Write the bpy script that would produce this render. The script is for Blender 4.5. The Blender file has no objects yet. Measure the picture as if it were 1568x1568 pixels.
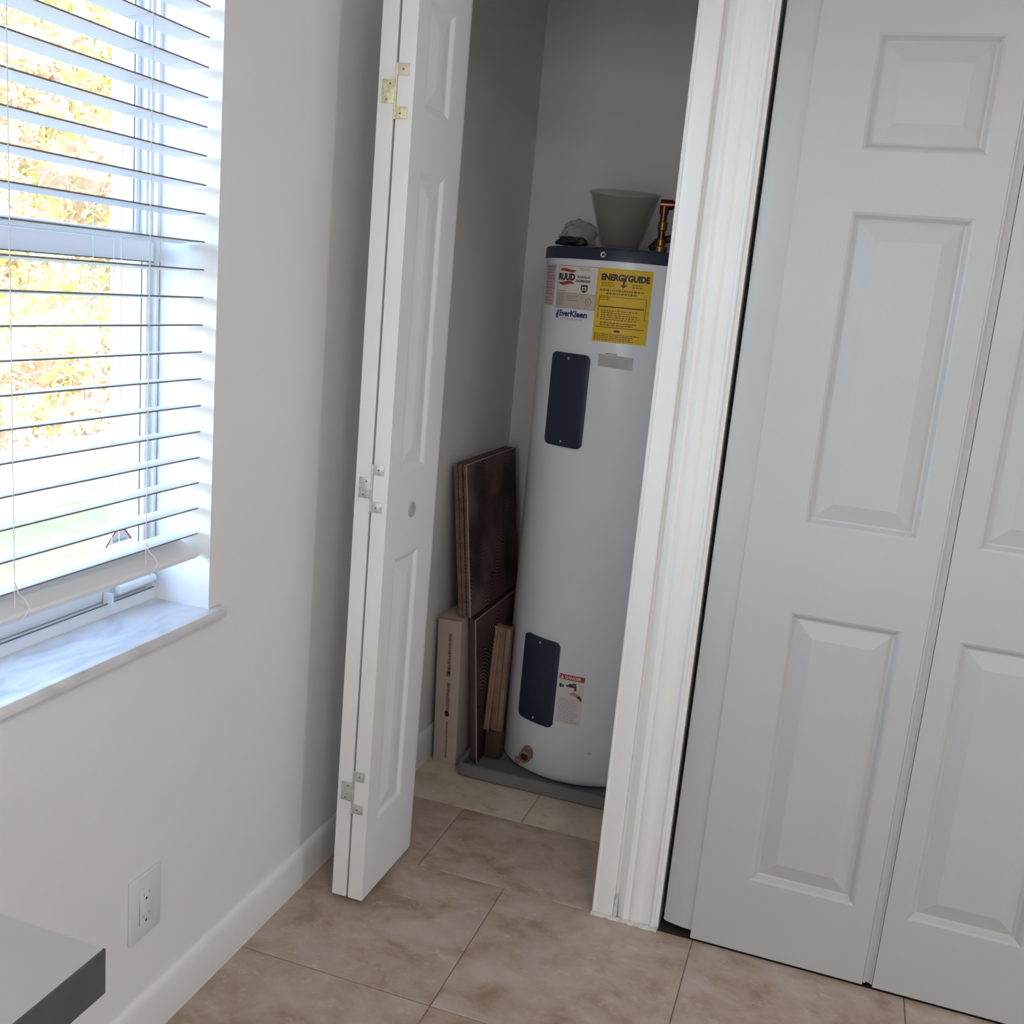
import bpy, bmesh, math, random
from mathutils import Vector, Matrix, noise
random.seed(7)
PI = math.pi
scene = bpy.context.scene
COL = scene.collection

# ------------------------------------------------------------------ camera
cam_d = bpy.data.cameras.new('camera')
cam = bpy.data.objects.new('camera', cam_d)
COL.objects.link(cam)
cam_d.sensor_width = 36.0
cam_d.lens = 1569.735 / 1568 * 36.0
cam_d.clip_start = 0.02
RX = (0.94390945, 0.31807269, 0.08868327)
RY = (0.14981159, -0.17317283, -0.97343087)
RZ = (-0.29426425, 0.93211637, -0.21111044)
cam.matrix_world = Matrix(((RX[0], -RY[0], -RZ[0], 1.035),
                           (RX[1], -RY[1], -RZ[1], -2.09622),
                           (RX[2], -RY[2], -RZ[2], 1.38),
                           (0, 0, 0, 1)))
scene.camera = cam

# ------------------------------------------------------------------ view and world
vs = scene.view_settings
vs.view_transform = 'Standard'
vs.look = 'None'
vs.gamma = 1.0
vs.use_curve_mapping = False
vs.exposure = 0.0
world = bpy.data.worlds.new('world')
scene.world = world
world.use_nodes = True
wn = world.node_tree.nodes
wl = world.node_tree.links
wn.clear()
sky = wn.new('ShaderNodeTexSky')
sky.sky_type = 'NISHITA'
sky.sun_disc = False
sky.sun_elevation = math.radians(48)
sky.sun_rotation = math.radians(60)
bg = wn.new('ShaderNodeBackground')
bg.inputs['Strength'].default_value = 2.05
wo = wn.new('ShaderNodeOutputWorld')
wl.new(sky.outputs[0], bg.inputs[0])
wl.new(bg.outputs[0], wo.inputs[0])

def add_light(name, kind, loc, direction, energy, color, **kw):
    d = bpy.data.lights.new(name, kind)
    d.energy = energy
    d.color = color
    for k, v in kw.items():
        setattr(d, k, v)
    o = bpy.data.objects.new(name, d)
    COL.objects.link(o)
    o.location = loc
    o.rotation_euler = Vector(direction).to_track_quat('-Z', 'Y').to_euler()
    return o

add_light('sun', 'SUN', (3, 3, 6), (-0.62, -0.30, -0.72), 8.0, (1.0, 0.95, 0.86), angle=0.01)
# area lamp for the light from the right; its glass door is invented
add_light('daylight_right', 'AREA', (3.23, -0.89, 1.25), (-1, 0.0, 0.0), 9.5, (0.74, 0.84, 1.0),
          shape='RECTANGLE', size=0.22, size_y=1.3)
# added overhead fill lamp, unseen and without a fitting
add_light('overhead_fill', 'AREA', (1.7, -2.3, 2.39), (0, 0, -1), 18, (1.0, 0.96, 0.93),
          shape='DISK', size=0.5)
# area lamp added as fill from behind the camera; its window is invented
add_light('rear_fill', 'AREA', (0.85, -4.33, 1.2), (0.12, 1, 0.0), 28, (0.975, 0.955, 0.93),
          shape='RECTANGLE', size=1.4, size_y=1.6)

# ------------------------------------------------------------------ materials
def new_mat(name):
    m = bpy.data.materials.new(name)
    m.use_nodes = True
    nt = m.node_tree
    return m, nt, nt.nodes['Principled BSDF']

def mat(name, col, rough=0.5, metal=0.0, spec=None, var=0.0, scale=20.0, bump=0.0, bscale=80.0, rvar=0.0):
    m, nt, p = new_mat(name)
    p.inputs['Base Color'].default_value = (*col, 1)
    p.inputs['Roughness'].default_value = rough
    p.inputs['Metallic'].default_value = metal
    if spec is not None:
        p.inputs['Specular IOR Level'].default_value = spec
    if var or bump or rvar:
        tc = nt.nodes.new('ShaderNodeTexCoord')
    if var:
        n = nt.nodes.new('ShaderNodeTexNoise')
        n.inputs['Scale'].default_value = scale
        n.inputs['Detail'].default_value = 6
        nt.links.new(tc.outputs['Object'], n.inputs['Vector'])
        r = nt.nodes.new('ShaderNodeValToRGB')
        a = [max(0, c * (1 - var)) for c in col]
        b = [min(1, c * (1 + var)) for c in col]
        r.color_ramp.elements[0].position = 0.35
        r.color_ramp.elements[1].position = 0.65
        r.color_ramp.elements[0].color = (*a, 1)
        r.color_ramp.elements[1].color = (*b, 1)
        nt.links.new(n.outputs['Fac'], r.inputs[0])
        nt.links.new(r.outputs[0], p.inputs['Base Color'])
    if bump:
        n2 = nt.nodes.new('ShaderNodeTexNoise')
        n2.inputs['Scale'].default_value = bscale
        n2.inputs['Detail'].default_value = 4
        nt.links.new(tc.outputs['Object'], n2.inputs['Vector'])
        bp = nt.nodes.new('ShaderNodeBump')
        bp.inputs['Strength'].default_value = bump
        bp.inputs['Distance'].default_value = 0.01
        nt.links.new(n2.outputs['Fac'], bp.inputs['Height'])
        nt.links.new(bp.outputs[0], p.inputs['Normal'])
    return m

M_WALL = mat('wall_paint', (0.82, 0.815, 0.81), 0.85, var=0.012, scale=3, bump=0.06, bscale=160)
M_CEIL = mat('ceiling_paint', (0.80, 0.79, 0.77), 0.9)
M_TRIM = mat('trim_paint', (0.84, 0.84, 0.83), 0.38, bump=0.05, bscale=60, var=0.015, scale=5)
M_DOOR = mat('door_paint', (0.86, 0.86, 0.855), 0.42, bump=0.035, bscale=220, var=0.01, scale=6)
M_DOOR_SHADED = mat('door_paint_shaded', (0.505, 0.505, 0.503), 0.42, bump=0.035, bscale=220, var=0.01, scale=6)  # same paint as the folded door, darkened for the dimmer light there
M_VINYL = mat('window_vinyl', (0.80, 0.81, 0.83), 0.35)
M_SLAT = mat('blind_slat', (0.83, 0.83, 0.83), 0.45)
M_SLATSHADE = mat('slat_edge_shade', (0.22, 0.21, 0.21), 0.6)  # dark tone paints the backlit shade on the long slat edges
M_CORD = mat('blind_cord', (0.80, 0.79, 0.77), 0.8)
M_STUCCO = mat('stucco', (0.72, 0.69, 0.68), 0.9, bump=0.3, bscale=90)
M_GROUT = mat('grout', (0.36, 0.28, 0.225), 0.95, var=0.1, scale=60)
M_GAPSHADE = mat('gap_shade', (0.03, 0.026, 0.024), 0.9)  # near-black standing in for shade at the foot of the closed doors
M_PLATE = mat('outlet_plastic', (0.76, 0.76, 0.78), 0.35)
M_BLACK = mat('black_plastic', (0.015, 0.015, 0.017), 0.5)
M_ENAMEL = mat('heater_enamel', (0.80, 0.835, 0.88), 0.24, var=0.015, scale=4)
M_NAVY = mat('navy_plastic', (0.020, 0.027, 0.055), 0.4, bump=0.08, bscale=60)
M_PAN = mat('grey_pan', (0.16, 0.16, 0.165), 0.6, var=0.08, scale=12)
M_COPPER = mat('aged_copper', (0.16, 0.055, 0.04), 0.2, metal=0.9, var=0.25, scale=40)
M_BRASS = mat('old_brass', (0.22, 0.12, 0.04), 0.3, metal=0.9, var=0.2, scale=60)
M_DRAIN = mat('drain_plastic', (0.26, 0.13, 0.10), 0.55, var=0.15, scale=50)
M_ZINC = mat('zinc_plate', (0.60, 0.61, 0.58), 0.35, metal=0.55, var=0.12, scale=90)
M_BRASSY = mat('brass_plated', (0.74, 0.69, 0.44), 0.38, metal=0.35, var=0.18, scale=120)
M_SCREW = mat('screw_hole', (0.16, 0.14, 0.12), 0.5)
M_KNOB = mat('knob_paint', (0.46, 0.45, 0.42), 0.4)
M_TTOP = mat('table_laminate', (0.49, 0.49, 0.45), 0.42, var=0.015, scale=8)
M_TEDGE = mat('table_edge', (0.075, 0.072, 0.068), 0.5, var=0.1, scale=18)
M_TLEG = mat('table_leg', (0.10, 0.10, 0.10), 0.4, metal=0.5)
M_RED = mat('label_red', (0.42, 0.05, 0.06), 0.5)
M_WHITE = mat('label_white', (0.78, 0.74, 0.70), 0.5)
M_CREAM = mat('label_cream', (0.60, 0.53, 0.44), 0.5)
M_PINK = mat('label_pink', (0.62, 0.50, 0.49), 0.5, var=0.1, scale=60)
M_YELLOW = mat('label_yellow', (0.80, 0.52, 0.015), 0.5, var=0.03, scale=30)
M_INK = mat('label_ink', (0.035, 0.03, 0.035), 0.5)
M_INKG = mat('label_grey_ink', (0.33, 0.30, 0.29), 0.5)
M_INKY = mat('label_olive_ink', (0.22, 0.12, 0.008), 0.5)
M_BLUE = mat('label_blue', (0.05, 0.05, 0.22), 0.5)
M_FADE = mat('label_faded', (0.52, 0.51, 0.51), 0.5, var=0.06, scale=50)
M_SKIN = mat('label_hand', (0.50, 0.25, 0.22), 0.5)
M_CAULK = mat('caulk', (0.66, 0.64, 0.62), 0.8, var=0.12, scale=90, bump=0.4, bscale=120)
M_WOOD2 = mat('dark_offcut', (0.05, 0.03, 0.025), 0.8)

def ramp_node(nt, stops):
    r = nt.nodes.new('ShaderNodeValToRGB')
    el = r.color_ramp.elements
    while len(el) < len(stops):
        el.new(0.5)
    for e, (p, c) in zip(el, stops):
        e.position = p
        e.color = (*c, 1)
    return r

def rand_coords(nt, amt=13.0, src='Object'):
    tc = nt.nodes.new('ShaderNodeTexCoord')
    oi = nt.nodes.new('ShaderNodeObjectInfo')
    mul = nt.nodes.new('ShaderNodeMath')
    mul.operation = 'MULTIPLY'
    mul.inputs[1].default_value = amt
    nt.links.new(oi.outputs['Random'], mul.inputs[0])
    add = nt.nodes.new('ShaderNodeVectorMath')
    add.operation = 'ADD'
    nt.links.new(tc.outputs[src], add.inputs[0])
    nt.links.new(mul.outputs[0], add.inputs[1])
    return add.outputs[0]

def travertine(name, stops, speck, rough=0.42):
    m, nt, p = new_mat(name)
    v = rand_coords(nt)
    mp = nt.nodes.new('ShaderNodeMapping')
    mp.inputs['Scale'].default_value = (1.0, 1.25, 1.0)
    mp.inputs['Rotation'].default_value = (0, 0, 0.6)
    nt.links.new(v, mp.inputs[0])
    n1 = nt.nodes.new('ShaderNodeTexNoise')
    n1.inputs['Scale'].default_value = 9.0
    n1.inputs['Detail'].default_value = 9
    n1.inputs['Roughness'].default_value = 0.62
    n1.inputs['Distortion'].default_value = 0.35
    nt.links.new(mp.outputs[0], n1.inputs['Vector'])
    r = ramp_node(nt, stops)
    nt.links.new(n1.outputs['Fac'], r.inputs[0])
    n2 = nt.nodes.new('ShaderNodeTexNoise')
    n2.inputs['Scale'].default_value = 26
    n2.inputs['Detail'].default_value = 8
    n2.inputs['Roughness'].default_value = 0.75
    nt.links.new(mp.outputs[0], n2.inputs['Vector'])
    r2 = ramp_node(nt, [(0.54, (0, 0, 0)), (0.80, (1, 1, 1))])
    nt.links.new(n2.outputs['Fac'], r2.inputs[0])
    mx = nt.nodes.new('ShaderNodeMix')
    mx.data_type = 'RGBA'
    nt.links.new(r2.outputs[0], mx.inputs['Factor'])
    nt.links.new(r.outputs[0], mx.inputs['A'])
    mx.inputs['B'].default_value = (*speck, 1)
    nt.links.new(mx.outputs['Result'], p.inputs['Base Color'])
    rr = nt.nodes.new('ShaderNodeMapRange')
    rr.inputs['To Min'].default_value = rough - 0.1
    rr.inputs['To Max'].default_value = rough + 0.15
    nt.links.new(n1.outputs['Fac'], rr.inputs['Value'])
    nt.links.new(rr.outputs[0], p.inputs['Roughness'])
    bp = nt.nodes.new('ShaderNodeBump')
    bp.inputs['Strength'].default_value = 0.12
    bp.inputs['Distance'].default_value = 0.004
    nt.links.new(n2.outputs['Fac'], bp.inputs['Height'])
    nt.links.new(bp.outputs[0], p.inputs['Normal'])
    return m

M_TILE = travertine('floor_tile', [(0.34, (0.34, 0.235, 0.165)), (0.45, (0.44, 0.325, 0.25)),
                                   (0.56, (0.50, 0.395, 0.33)), (0.70, (0.55, 0.46, 0.40))], (0.66, 0.58, 0.52))
M_TILE2 = travertine('closet_tile', [(0.28, (0.42, 0.33, 0.22)), (0.48, (0.62, 0.53, 0.41)),
                                     (0.7, (0.70, 0.62, 0.50))], (0.30, 0.22, 0.13))

def marble():
    m, nt, p = new_mat('marble')
    tc = nt.nodes.new('ShaderNodeTexCoord')
    mp = nt.nodes.new('ShaderNodeMapping')
    mp.inputs['Scale'].default_value = (5.0, 1.6, 5.0)
    mp.inputs['Rotation'].default_value = (0, 0, 0.35)
    nt.links.new(tc.outputs['Object'], mp.inputs[0])
    n = nt.nodes.new('ShaderNodeTexNoise')
    n.inputs['Scale'].default_value = 3.2
    n.inputs['Detail'].default_value = 9
    n.inputs['Distortion'].default_value = 1.6
    nt.links.new(mp.outputs[0], n.inputs['Vector'])
    r = ramp_node(nt, [(0.36, (0.62, 0.63, 0.65)), (0.46, (0.74, 0.75, 0.77)), (0.56, (0.82, 0.82, 0.83)), (0.8, (0.70, 0.70, 0.71))])
    nt.links.new(n.outputs['Fac'], r.inputs[0])
    nt.links.new(r.outputs[0], p.inputs['Base Color'])
    p.inputs['Roughness'].default_value = 0.3
    return m
M_MARBLE = marble()

def trowel_tile():
    m, nt, p = new_mat('brown_trowelled_tile')
    v = rand_coords(nt, 3.0)
    w = nt.nodes.new('ShaderNodeTexWave')
    w.wave_type = 'RINGS'
    w.rings_direction = 'X'
    w.inputs['Scale'].default_value = 30
    w.inputs['Distortion'].default_value = 0.6
    w.inputs['Detail'].default_value = 1.0
    # fold the coordinates into cells so that the arcs repeat across the back
    vm = nt.nodes.new('ShaderNodeTexVoronoi')
    vm.inputs['Scale'].default_value = 5.0
    sub = nt.nodes.new('ShaderNodeVectorMath')
    sub.operation = 'SUBTRACT'
    nt.links.new(v, vm.inputs['Vector'])
    nt.links.new(v, sub.inputs[0])
    nt.links.new(vm.outputs['Position'], sub.inputs[1])
    nt.links.new(sub.outputs[0], w.inputs['Vector'])
    n = nt.nodes.new('ShaderNodeTexNoise')
    n.inputs['Scale'].default_value = 5
    n.inputs['Detail'].default_value = 5
    nt.links.new(v, n.inputs['Vector'])
    r = ramp_node(nt, [(0.35, (0.040, 0.020, 0.018)), (0.65, (0.085, 0.046, 0.040))])
    nt.links.new(n.outputs['Fac'], r.inputs[0])
    r2 = ramp_node(nt, [(0.62, (0, 0, 0)), (0.86, (1, 1, 1))])
    nt.links.new(w.outputs['Fac'], r2.inputs[0])
    mm = nt.nodes.new('ShaderNodeMath')
    mm.operation = 'MULTIPLY'
    r3 = ramp_node(nt, [(0.38, (0, 0, 0)), (0.55, (0.9, 0.9, 0.9))])
    nt.links.new(n.outputs['Fac'], r3.inputs[0])
    nt.links.new(r2.outputs[0], mm.inputs[0])
    nt.links.new(r3.outputs[0], mm.inputs[1])
    mx = nt.nodes.new('ShaderNodeMix')
    mx.data_type = 'RGBA'
    nt.links.new(mm.outputs[0], mx.inputs['Factor'])
    nt.links.new(r.outputs[0], mx.inputs['A'])
    mx.inputs['B'].default_value = (0.40, 0.27, 0.23, 1)
    nt.links.new(mx.outputs['Result'], p.inputs['Base Color'])
    bp = nt.nodes.new('ShaderNodeBump')
    bp.inputs['Strength'].default_value = 0.5
    bp.inputs['Distance'].default_value = 0.003
    nt.links.new(w.outputs['Fac'], bp.inputs['Height'])
    nt.links.new(bp.outputs[0], p.inputs['Normal'])
    p.inputs['Roughness'].default_value = 0.6
    return m
M_TROWEL = trowel_tile()
M_TILEEDGE = mat('brown_tile_edge', (0.17, 0.105, 0.092), 0.6, var=0.25, scale=30)
M_TILEEDGE2 = mat('dark_tile_edge', (0.075, 0.035, 0.027), 0.6, var=0.2, scale=20)
M_GLAZE = mat('pale_tile_edge', (0.42, 0.34, 0.31), 0.4, var=0.1, scale=30)
M_CARD = mat('cardboard', (0.46, 0.37, 0.34), 0.85, var=0.05, scale=14)
M_CARDINK = mat('box_print', (0.20, 0.13, 0.12), 0.85)
M_PLANK = mat('tan_plank', (0.27, 0.17, 0.11), 0.7, var=0.25, scale=22)
M_PLANK2 = mat('brown_plank', (0.22, 0.135, 0.10), 0.7, var=0.25, scale=22)

def glass_mat():
    m, nt, p = new_mat('window_glass')
    out = nt.nodes['Material Output']
    nt.nodes.remove(p)
    fr = nt.nodes.new('ShaderNodeFresnel')
    fr.inputs['IOR'].default_value = 1.35
    tr = nt.nodes.new('ShaderNodeBsdfTransparent')
    tr.inputs[0].default_value = (0.97, 0.985, 0.98, 1)
    gl = nt.nodes.new('ShaderNodeBsdfGlossy')
    gl.inputs['Roughness'].default_value = 0.02
    mx = nt.nodes.new('ShaderNodeMixShader')
    ge = nt.nodes.new('ShaderNodeNewGeometry')
    inv = nt.nodes.new('ShaderNodeMath')
    inv.operation = 'SUBTRACT'
    inv.inputs[0].default_value = 1.0
    nt.links.new(ge.outputs['Backfacing'], inv.inputs[1])
    ml = nt.nodes.new('ShaderNodeMath')
    ml.operation = 'MULTIPLY'
    nt.links.new(inv.outputs[0], ml.inputs[0])
    nt.links.new(fr.outputs[0], ml.inputs[1])
    nt.links.new(ml.outputs[0], mx.inputs[0])
    nt.links.new(tr.outputs[0], mx.inputs[1])
    nt.links.new(gl.outputs[0], mx.inputs[2])
    nt.links.new(mx.outputs[0], out.inputs[0])
    return m
M_GLASS = glass_mat()

def plastic_film(name, alpha, col):
    m, nt, p = new_mat(name)
    p.inputs['Base Color'].default_value = (*col, 1)
    p.inputs['Roughness'].default_value = 0.3
    p.inputs['Alpha'].default_value = alpha
    return m
M_FILM = plastic_film('clear_film', 0.42, (0.34, 0.31, 0.25))
M_TUB = plastic_film('frosted_plastic', 0.36, (0.26, 0.24, 0.19))

def foliage(name, stops, scale=1.6, backlit=0.25):
    m, nt, p = new_mat(name)
    tc = nt.nodes.new('ShaderNodeTexCoord')
    n = nt.nodes.new('ShaderNodeTexNoise')
    n.inputs['Scale'].default_value = scale
    n.inputs['Detail'].default_value = 8
    n.inputs['Roughness'].default_value = 0.7
    nt.links.new(tc.outputs['Object'], n.inputs['Vector'])
    r = ramp_node(nt, stops)
    nt.links.new(n.outputs['Fac'], r.inputs[0])
    nt.links.new(r.outputs[0], p.inputs['Base Color'])
    p.inputs['Roughness'].default_value = 0.9
    p.inputs['Specular IOR Level'].default_value = 0.1
    return m
M_LEAF = foliage('dry_yellow_foliage', [(0.34, (0.32, 0.31, 0.12)), (0.42, (0.48, 0.34, 0.24)), (0.49, (0.52, 0.40, 0.29)),
                                        (0.55, (0.50, 0.45, 0.13)), (0.63, (0.54, 0.49, 0.28))], 1.5)
M_STRAW = foliage('pale_straw', [(0.4, (0.48, 0.34, 0.26)), (0.6, (0.66, 0.58, 0.48))], 3.0)
def ground_mat():
    m = foliage('lawn_and_sand', [(0.35, (0.12, 0.14, 0.09)), (0.52, (0.16, 0.18, 0.11)), (0.66, (0.25, 0.245, 0.12))], 0.9)
    nt = m.node_tree
    p = nt.nodes['Principled BSDF']
    src = p.inputs['Base Color'].links[0].from_socket
    tc = nt.nodes.new('ShaderNodeTexCoord')
    sp = nt.nodes.new('ShaderNodeSeparateXYZ')
    nt.links.new(tc.outputs['Object'], sp.inputs[0])
    n = nt.nodes.new('ShaderNodeTexNoise')
    n.inputs['Scale'].default_value = 1.6
    n.inputs['Detail'].default_value = 7
    nt.links.new(tc.outputs['Object'], n.inputs['Vector'])
    # bare sand near the hedge: wide on the left of the view, fading out to the right
    a = nt.nodes.new('ShaderNodeMath'); a.operation = 'MULTIPLY_ADD'
    a.inputs[1].default_value = 0.42; a.inputs[2].default_value = 2.75
    nt.links.new(sp.outputs['Y'], a.inputs[0])
    b = nt.nodes.new('ShaderNodeMath'); b.operation = 'ADD'
    nt.links.new(a.outputs[0], b.inputs[0]); nt.links.new(sp.outputs['X'], b.inputs[1])
    c = nt.nodes.new('ShaderNodeMath'); c.operation = 'MULTIPLY_ADD'
    c.inputs[1].default_value = 2.0
    nt.links.new(n.outputs['Fac'], c.inputs[0]); nt.links.new(b.outputs[0], c.inputs[2])
    r = nt.nodes.new('ShaderNodeMapRange')
    r.inputs['From Min'].default_value = 1.25; r.inputs['From Max'].default_value = 0.85
    nt.links.new(c.outputs[0], r.inputs['Value'])
    mx = nt.nodes.new('ShaderNodeMix'); mx.data_type = 'RGBA'
    nt.links.new(r.outputs[0], mx.inputs['Factor'])
    nt.links.new(src, mx.inputs['A'])
    mx.inputs['B'].default_value = (0.33, 0.28, 0.27, 1)
    nt.links.new(mx.outputs['Result'], p.inputs['Base Color'])
    return m
M_GRASS = ground_mat()

# ------------------------------------------------------------------ mesh helpers
class MB:
    def __init__(self):
        self.v, self.f, self.mi = [], [], []
    def add(self, vs_, fs, m=0):
        b = len(self.v)
        self.v += [tuple(x) for x in vs_]
        self.f += [tuple(b + i for i in f) for f in fs]
        self.mi += [m] * len(fs)
        return self
    def box(self, x0, x1, y0, y1, z0, z1, m=0):
        vs_ = [(x0, y0, z0), (x1, y0, z0), (x1, y1, z0), (x0, y1, z0), (x0, y0, z1), (x1, y0, z1), (x1, y1, z1), (x0, y1, z1)]
        return self.add(vs_, [(0, 3, 2, 1), (4, 5, 6, 7), (0, 1, 5, 4), (1, 2, 6, 5), (2, 3, 7, 6), (3, 0, 4, 7)], m)
    def prism(self, prof, a, b, axis, m=0, cap=True):
        """prof: closed list of 2-D points; axis 0/1/2 the extrusion axis."""
        n = len(prof)
        def P(p, t):
            if axis == 0: return (t, p[0], p[1])
            if axis == 1: return (p[0], t, p[1])
            return (p[0], p[1], t)
        vs_ = [P(p, a) for p in prof] + [P(p, b) for p in prof]
        fs = [(i, (i + 1) % n, n + (i + 1) % n, n + i) for i in range(n)]
        if cap:
            fs += [tuple(range(n - 1, -1, -1)), tuple(range(n, 2 * n))]
        return self.add(vs_, fs, m)
    def lathe(self, prof, c=(0, 0, 0), n=48, m=0, axis='z', cap=False):
        vs_, fs = [], []
        for r, h in prof:
            for k in range(n):
                a = 2 * PI * k / n
                if axis == 'z': vs_.append((c[0] + r * math.cos(a), c[1] + r * math.sin(a), c[2] + h))
                elif axis == 'x': vs_.append((c[0] + h, c[1] + r * math.cos(a), c[2] + r * math.sin(a)))
                else: vs_.append((c[0] + r * math.cos(a), c[1] + h, c[2] + r * math.sin(a)))
        for j in range(len(prof) - 1):
            for k in range(n):
                fs.append((j * n + k, j * n + (k + 1) % n, (j + 1) * n + (k + 1) % n, (j + 1) * n + k))
        if cap:
            fs.append(tuple(range(n - 1, -1, -1)))
            fs.append(tuple((len(prof) - 1) * n + k for k in range(n)))
        return self.add(vs_, fs, m)
    def tube(self, pts, r, n=8, m=0):
        pts = [Vector(p) for p in pts]
        vs_, fs = [], []
        up = None
        for i, p in enumerate(pts):
            t = (pts[min(i + 1, len(pts) - 1)] - pts[max(i - 1, 0)]).normalized()
            if up is None:
                up = Vector((0, 0, 1)) if abs(t.z) < 0.9 else Vector((1, 0, 0))
            s = t.cross(up).normalized()
            up = s.cross(t).normalized()
            rr = r[i] if isinstance(r, (list, tuple)) else r
            for k in range(n):
                a = 2 * PI * k / n
                vs_.append(p + s * (rr * math.cos(a)) + up * (rr * math.sin(a)))
        for i in range(len(pts) - 1):
            for k in range(n):
                fs.append((i * n + k, i * n + (k + 1) % n, (i + 1) * n + (k + 1) % n, (i + 1) * n + k))
        fs.append(tuple(range(n - 1, -1, -1)))
        fs.append(tuple((len(pts) - 1) * n + k for k in range(n)))
        return self.add(vs_, fs, m)
    def mesh(self, name, mats, smooth=False, bevel=0.0, segs=2, angle=35):
        me = bpy.data.meshes.new(name)
        me.from_pydata(self.v, [], self.f)
        for mm in (mats if isinstance(mats, (list, tuple)) else [mats]):
            me.materials.append(mm)
        for p, i in zip(me.polygons, self.mi):
            p.material_index = i
        bm = bmesh.new()
        bm.from_mesh(me)
        if bevel:
            es = [e for e in bm.edges if len(e.link_faces) == 2 and e.calc_face_angle(0) > math.radians(30)]
            bmesh.ops.bevel(bm, geom=es, offset=bevel, segments=segs, affect='EDGES', profile=0.5, clamp_overlap=True)
        bmesh.ops.recalc_face_normals(bm, faces=bm.faces)
        bm.to_mesh(me)
        bm.free()
        if smooth or bevel:
            for p in me.polygons:
                p.use_smooth = True
            me.set_sharp_from_angle(angle=math.radians(angle))
        return me
    def build(self, name, mats, parent=None, **kw):
        return link(name, self.mesh(name, mats, **kw), parent)

def link(name, me, parent=None):
    o = bpy.data.objects.new(name, me)
    COL.objects.link(o)
    if parent is not None:
        o.parent = parent
    return o

def tag(o, label=None, cat=None, group=None, kind=None):
    if label: o['label'] = label
    if cat: o['category'] = cat
    if group: o['group'] = group
    if kind: o['kind'] = kind
    return o

def empty(name, loc=(0, 0, 0), rot=(0, 0, 0), **kw):
    o = bpy.data.objects.new(name, None)
    COL.objects.link(o)
    o.location = loc
    o.rotation_euler = rot
    o.empty_display_size = 0.05
    return tag(o, **kw)

def struct(name, mb, mats, **kw):
    lab = kw.pop('label', None)
    o = mb.build(name, mats, **kw)
    return tag(o, label=lab, kind='structure')

def copy_tree(o, parent=None):
    c = o.copy()
    COL.objects.link(c)
    c.parent = parent
    for ch in list(o.children):
        copy_tree(ch, c)
    return c

# ------------------------------------------------------------------ room shell
CEIL = 2.44
XR, YR, YB = 3.2, -4.3, 1.08          # right wall, wall behind the camera, closet back
WY0, WY1, WZ0, WZ1 = -1.493, -0.577, 0.76, 2.05   # window opening
WT = 0.205                             # outer wall thickness

mb = MB()
mb.box(-WT, 0, YR - 0.1, YB + 0.1, -0.15, WZ0 - 0.012)
mb.box(-WT, 0, YR - 0.1, YB + 0.1, WZ1, CEIL + 0.05)
mb.box(-WT, 0, YR - 0.1, WY0, WZ0 - 0.012, WZ1)
mb.box(-WT, 0, WY1, YB + 0.1, WZ0 - 0.012, WZ1)
struct('wall_left', mb, M_WALL, label='smooth white painted wall with the blind window')
# white stucco lining of the outer part of the opening
mb = MB()
mb.box(-WT - 0.001, -0.168, WY1 - 0.002, WY1, WZ0, WZ1)
mb.box(-WT - 0.001, -0.168, WY0, WY0 + 0.002, WZ0, WZ1)
mb.box(-WT - 0.03, -0.168, WY0, WY1, WZ0 - 0.02, WZ0 + 0.004)
mb.box(-WT - 0.012, -WT, WY1, WY1 + 0.08, WZ0 - 0.08, WZ1 + 0.08)
struct('trim_1', mb, M_STUCCO, label='white stucco surround outside the window')

mb = MB()
mb.box(0, XR, 0.018, 0.12, 2.03, CEIL)
mb.box(0, 0.045, 0.018, 0.12, 0, 2.03)
mb.box(0.660, 0.790, 0.018, 0.12, 0, 2.03)
mb.box(2.397, XR, 0.018, 0.12, 0, 2.03)
struct('wall_front', mb, M_WALL)
struct('wall_partition', MB().box(0.70, 0.78, 0.12, YB, 0, CEIL), M_WALL)
struct('wall_back', MB().box(0, XR, YB, YB + 0.1, -0.02, CEIL), M_WALL, label='shaded back wall of the closet behind the water heater')
# right and rear walls with made-up openings behind the area lamps
mb = MB()
mb.box(XR, XR + 0.12, YR, -1.25, 0, CEIL)
mb.box(XR, XR + 0.12, -0.60, YB + 0.1, 0, CEIL)
mb.box(XR, XR + 0.12, -1.25, -0.60, 2.12, CEIL)
struct('wall_right', mb, M_WALL)
mb = MB()
mb.box(0, 0.1, YR - 0.12, YR, 0, CEIL)
mb.box(1.6, XR, YR - 0.12, YR, 0, CEIL)
mb.box(0.1, 1.6, YR - 0.12, YR, 0, 0.35)
mb.box(0.1, 1.6, YR - 0.12, YR, 2.05, CEIL)
struct('wall_rear', mb, M_WALL)
struct('sky_board_rear', MB().box(0.1, 1.6, YR - 0.12, YR - 0.09, 0.35, 2.05), M_VINYL)  # added opaque board that keeps sky light out behind the rear lamp
struct('sky_board_right', MB().box(XR + 0.09, XR + 0.12, -1.25, -0.60, 0, 2.12), M_VINYL)  # unseen board added to close the right opening against the sky
struct('ceiling', MB().box(-WT, XR + 0.12, YR - 0.12, YB + 0.1, CEIL, CEIL + 0.08), M_CEIL)

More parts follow.
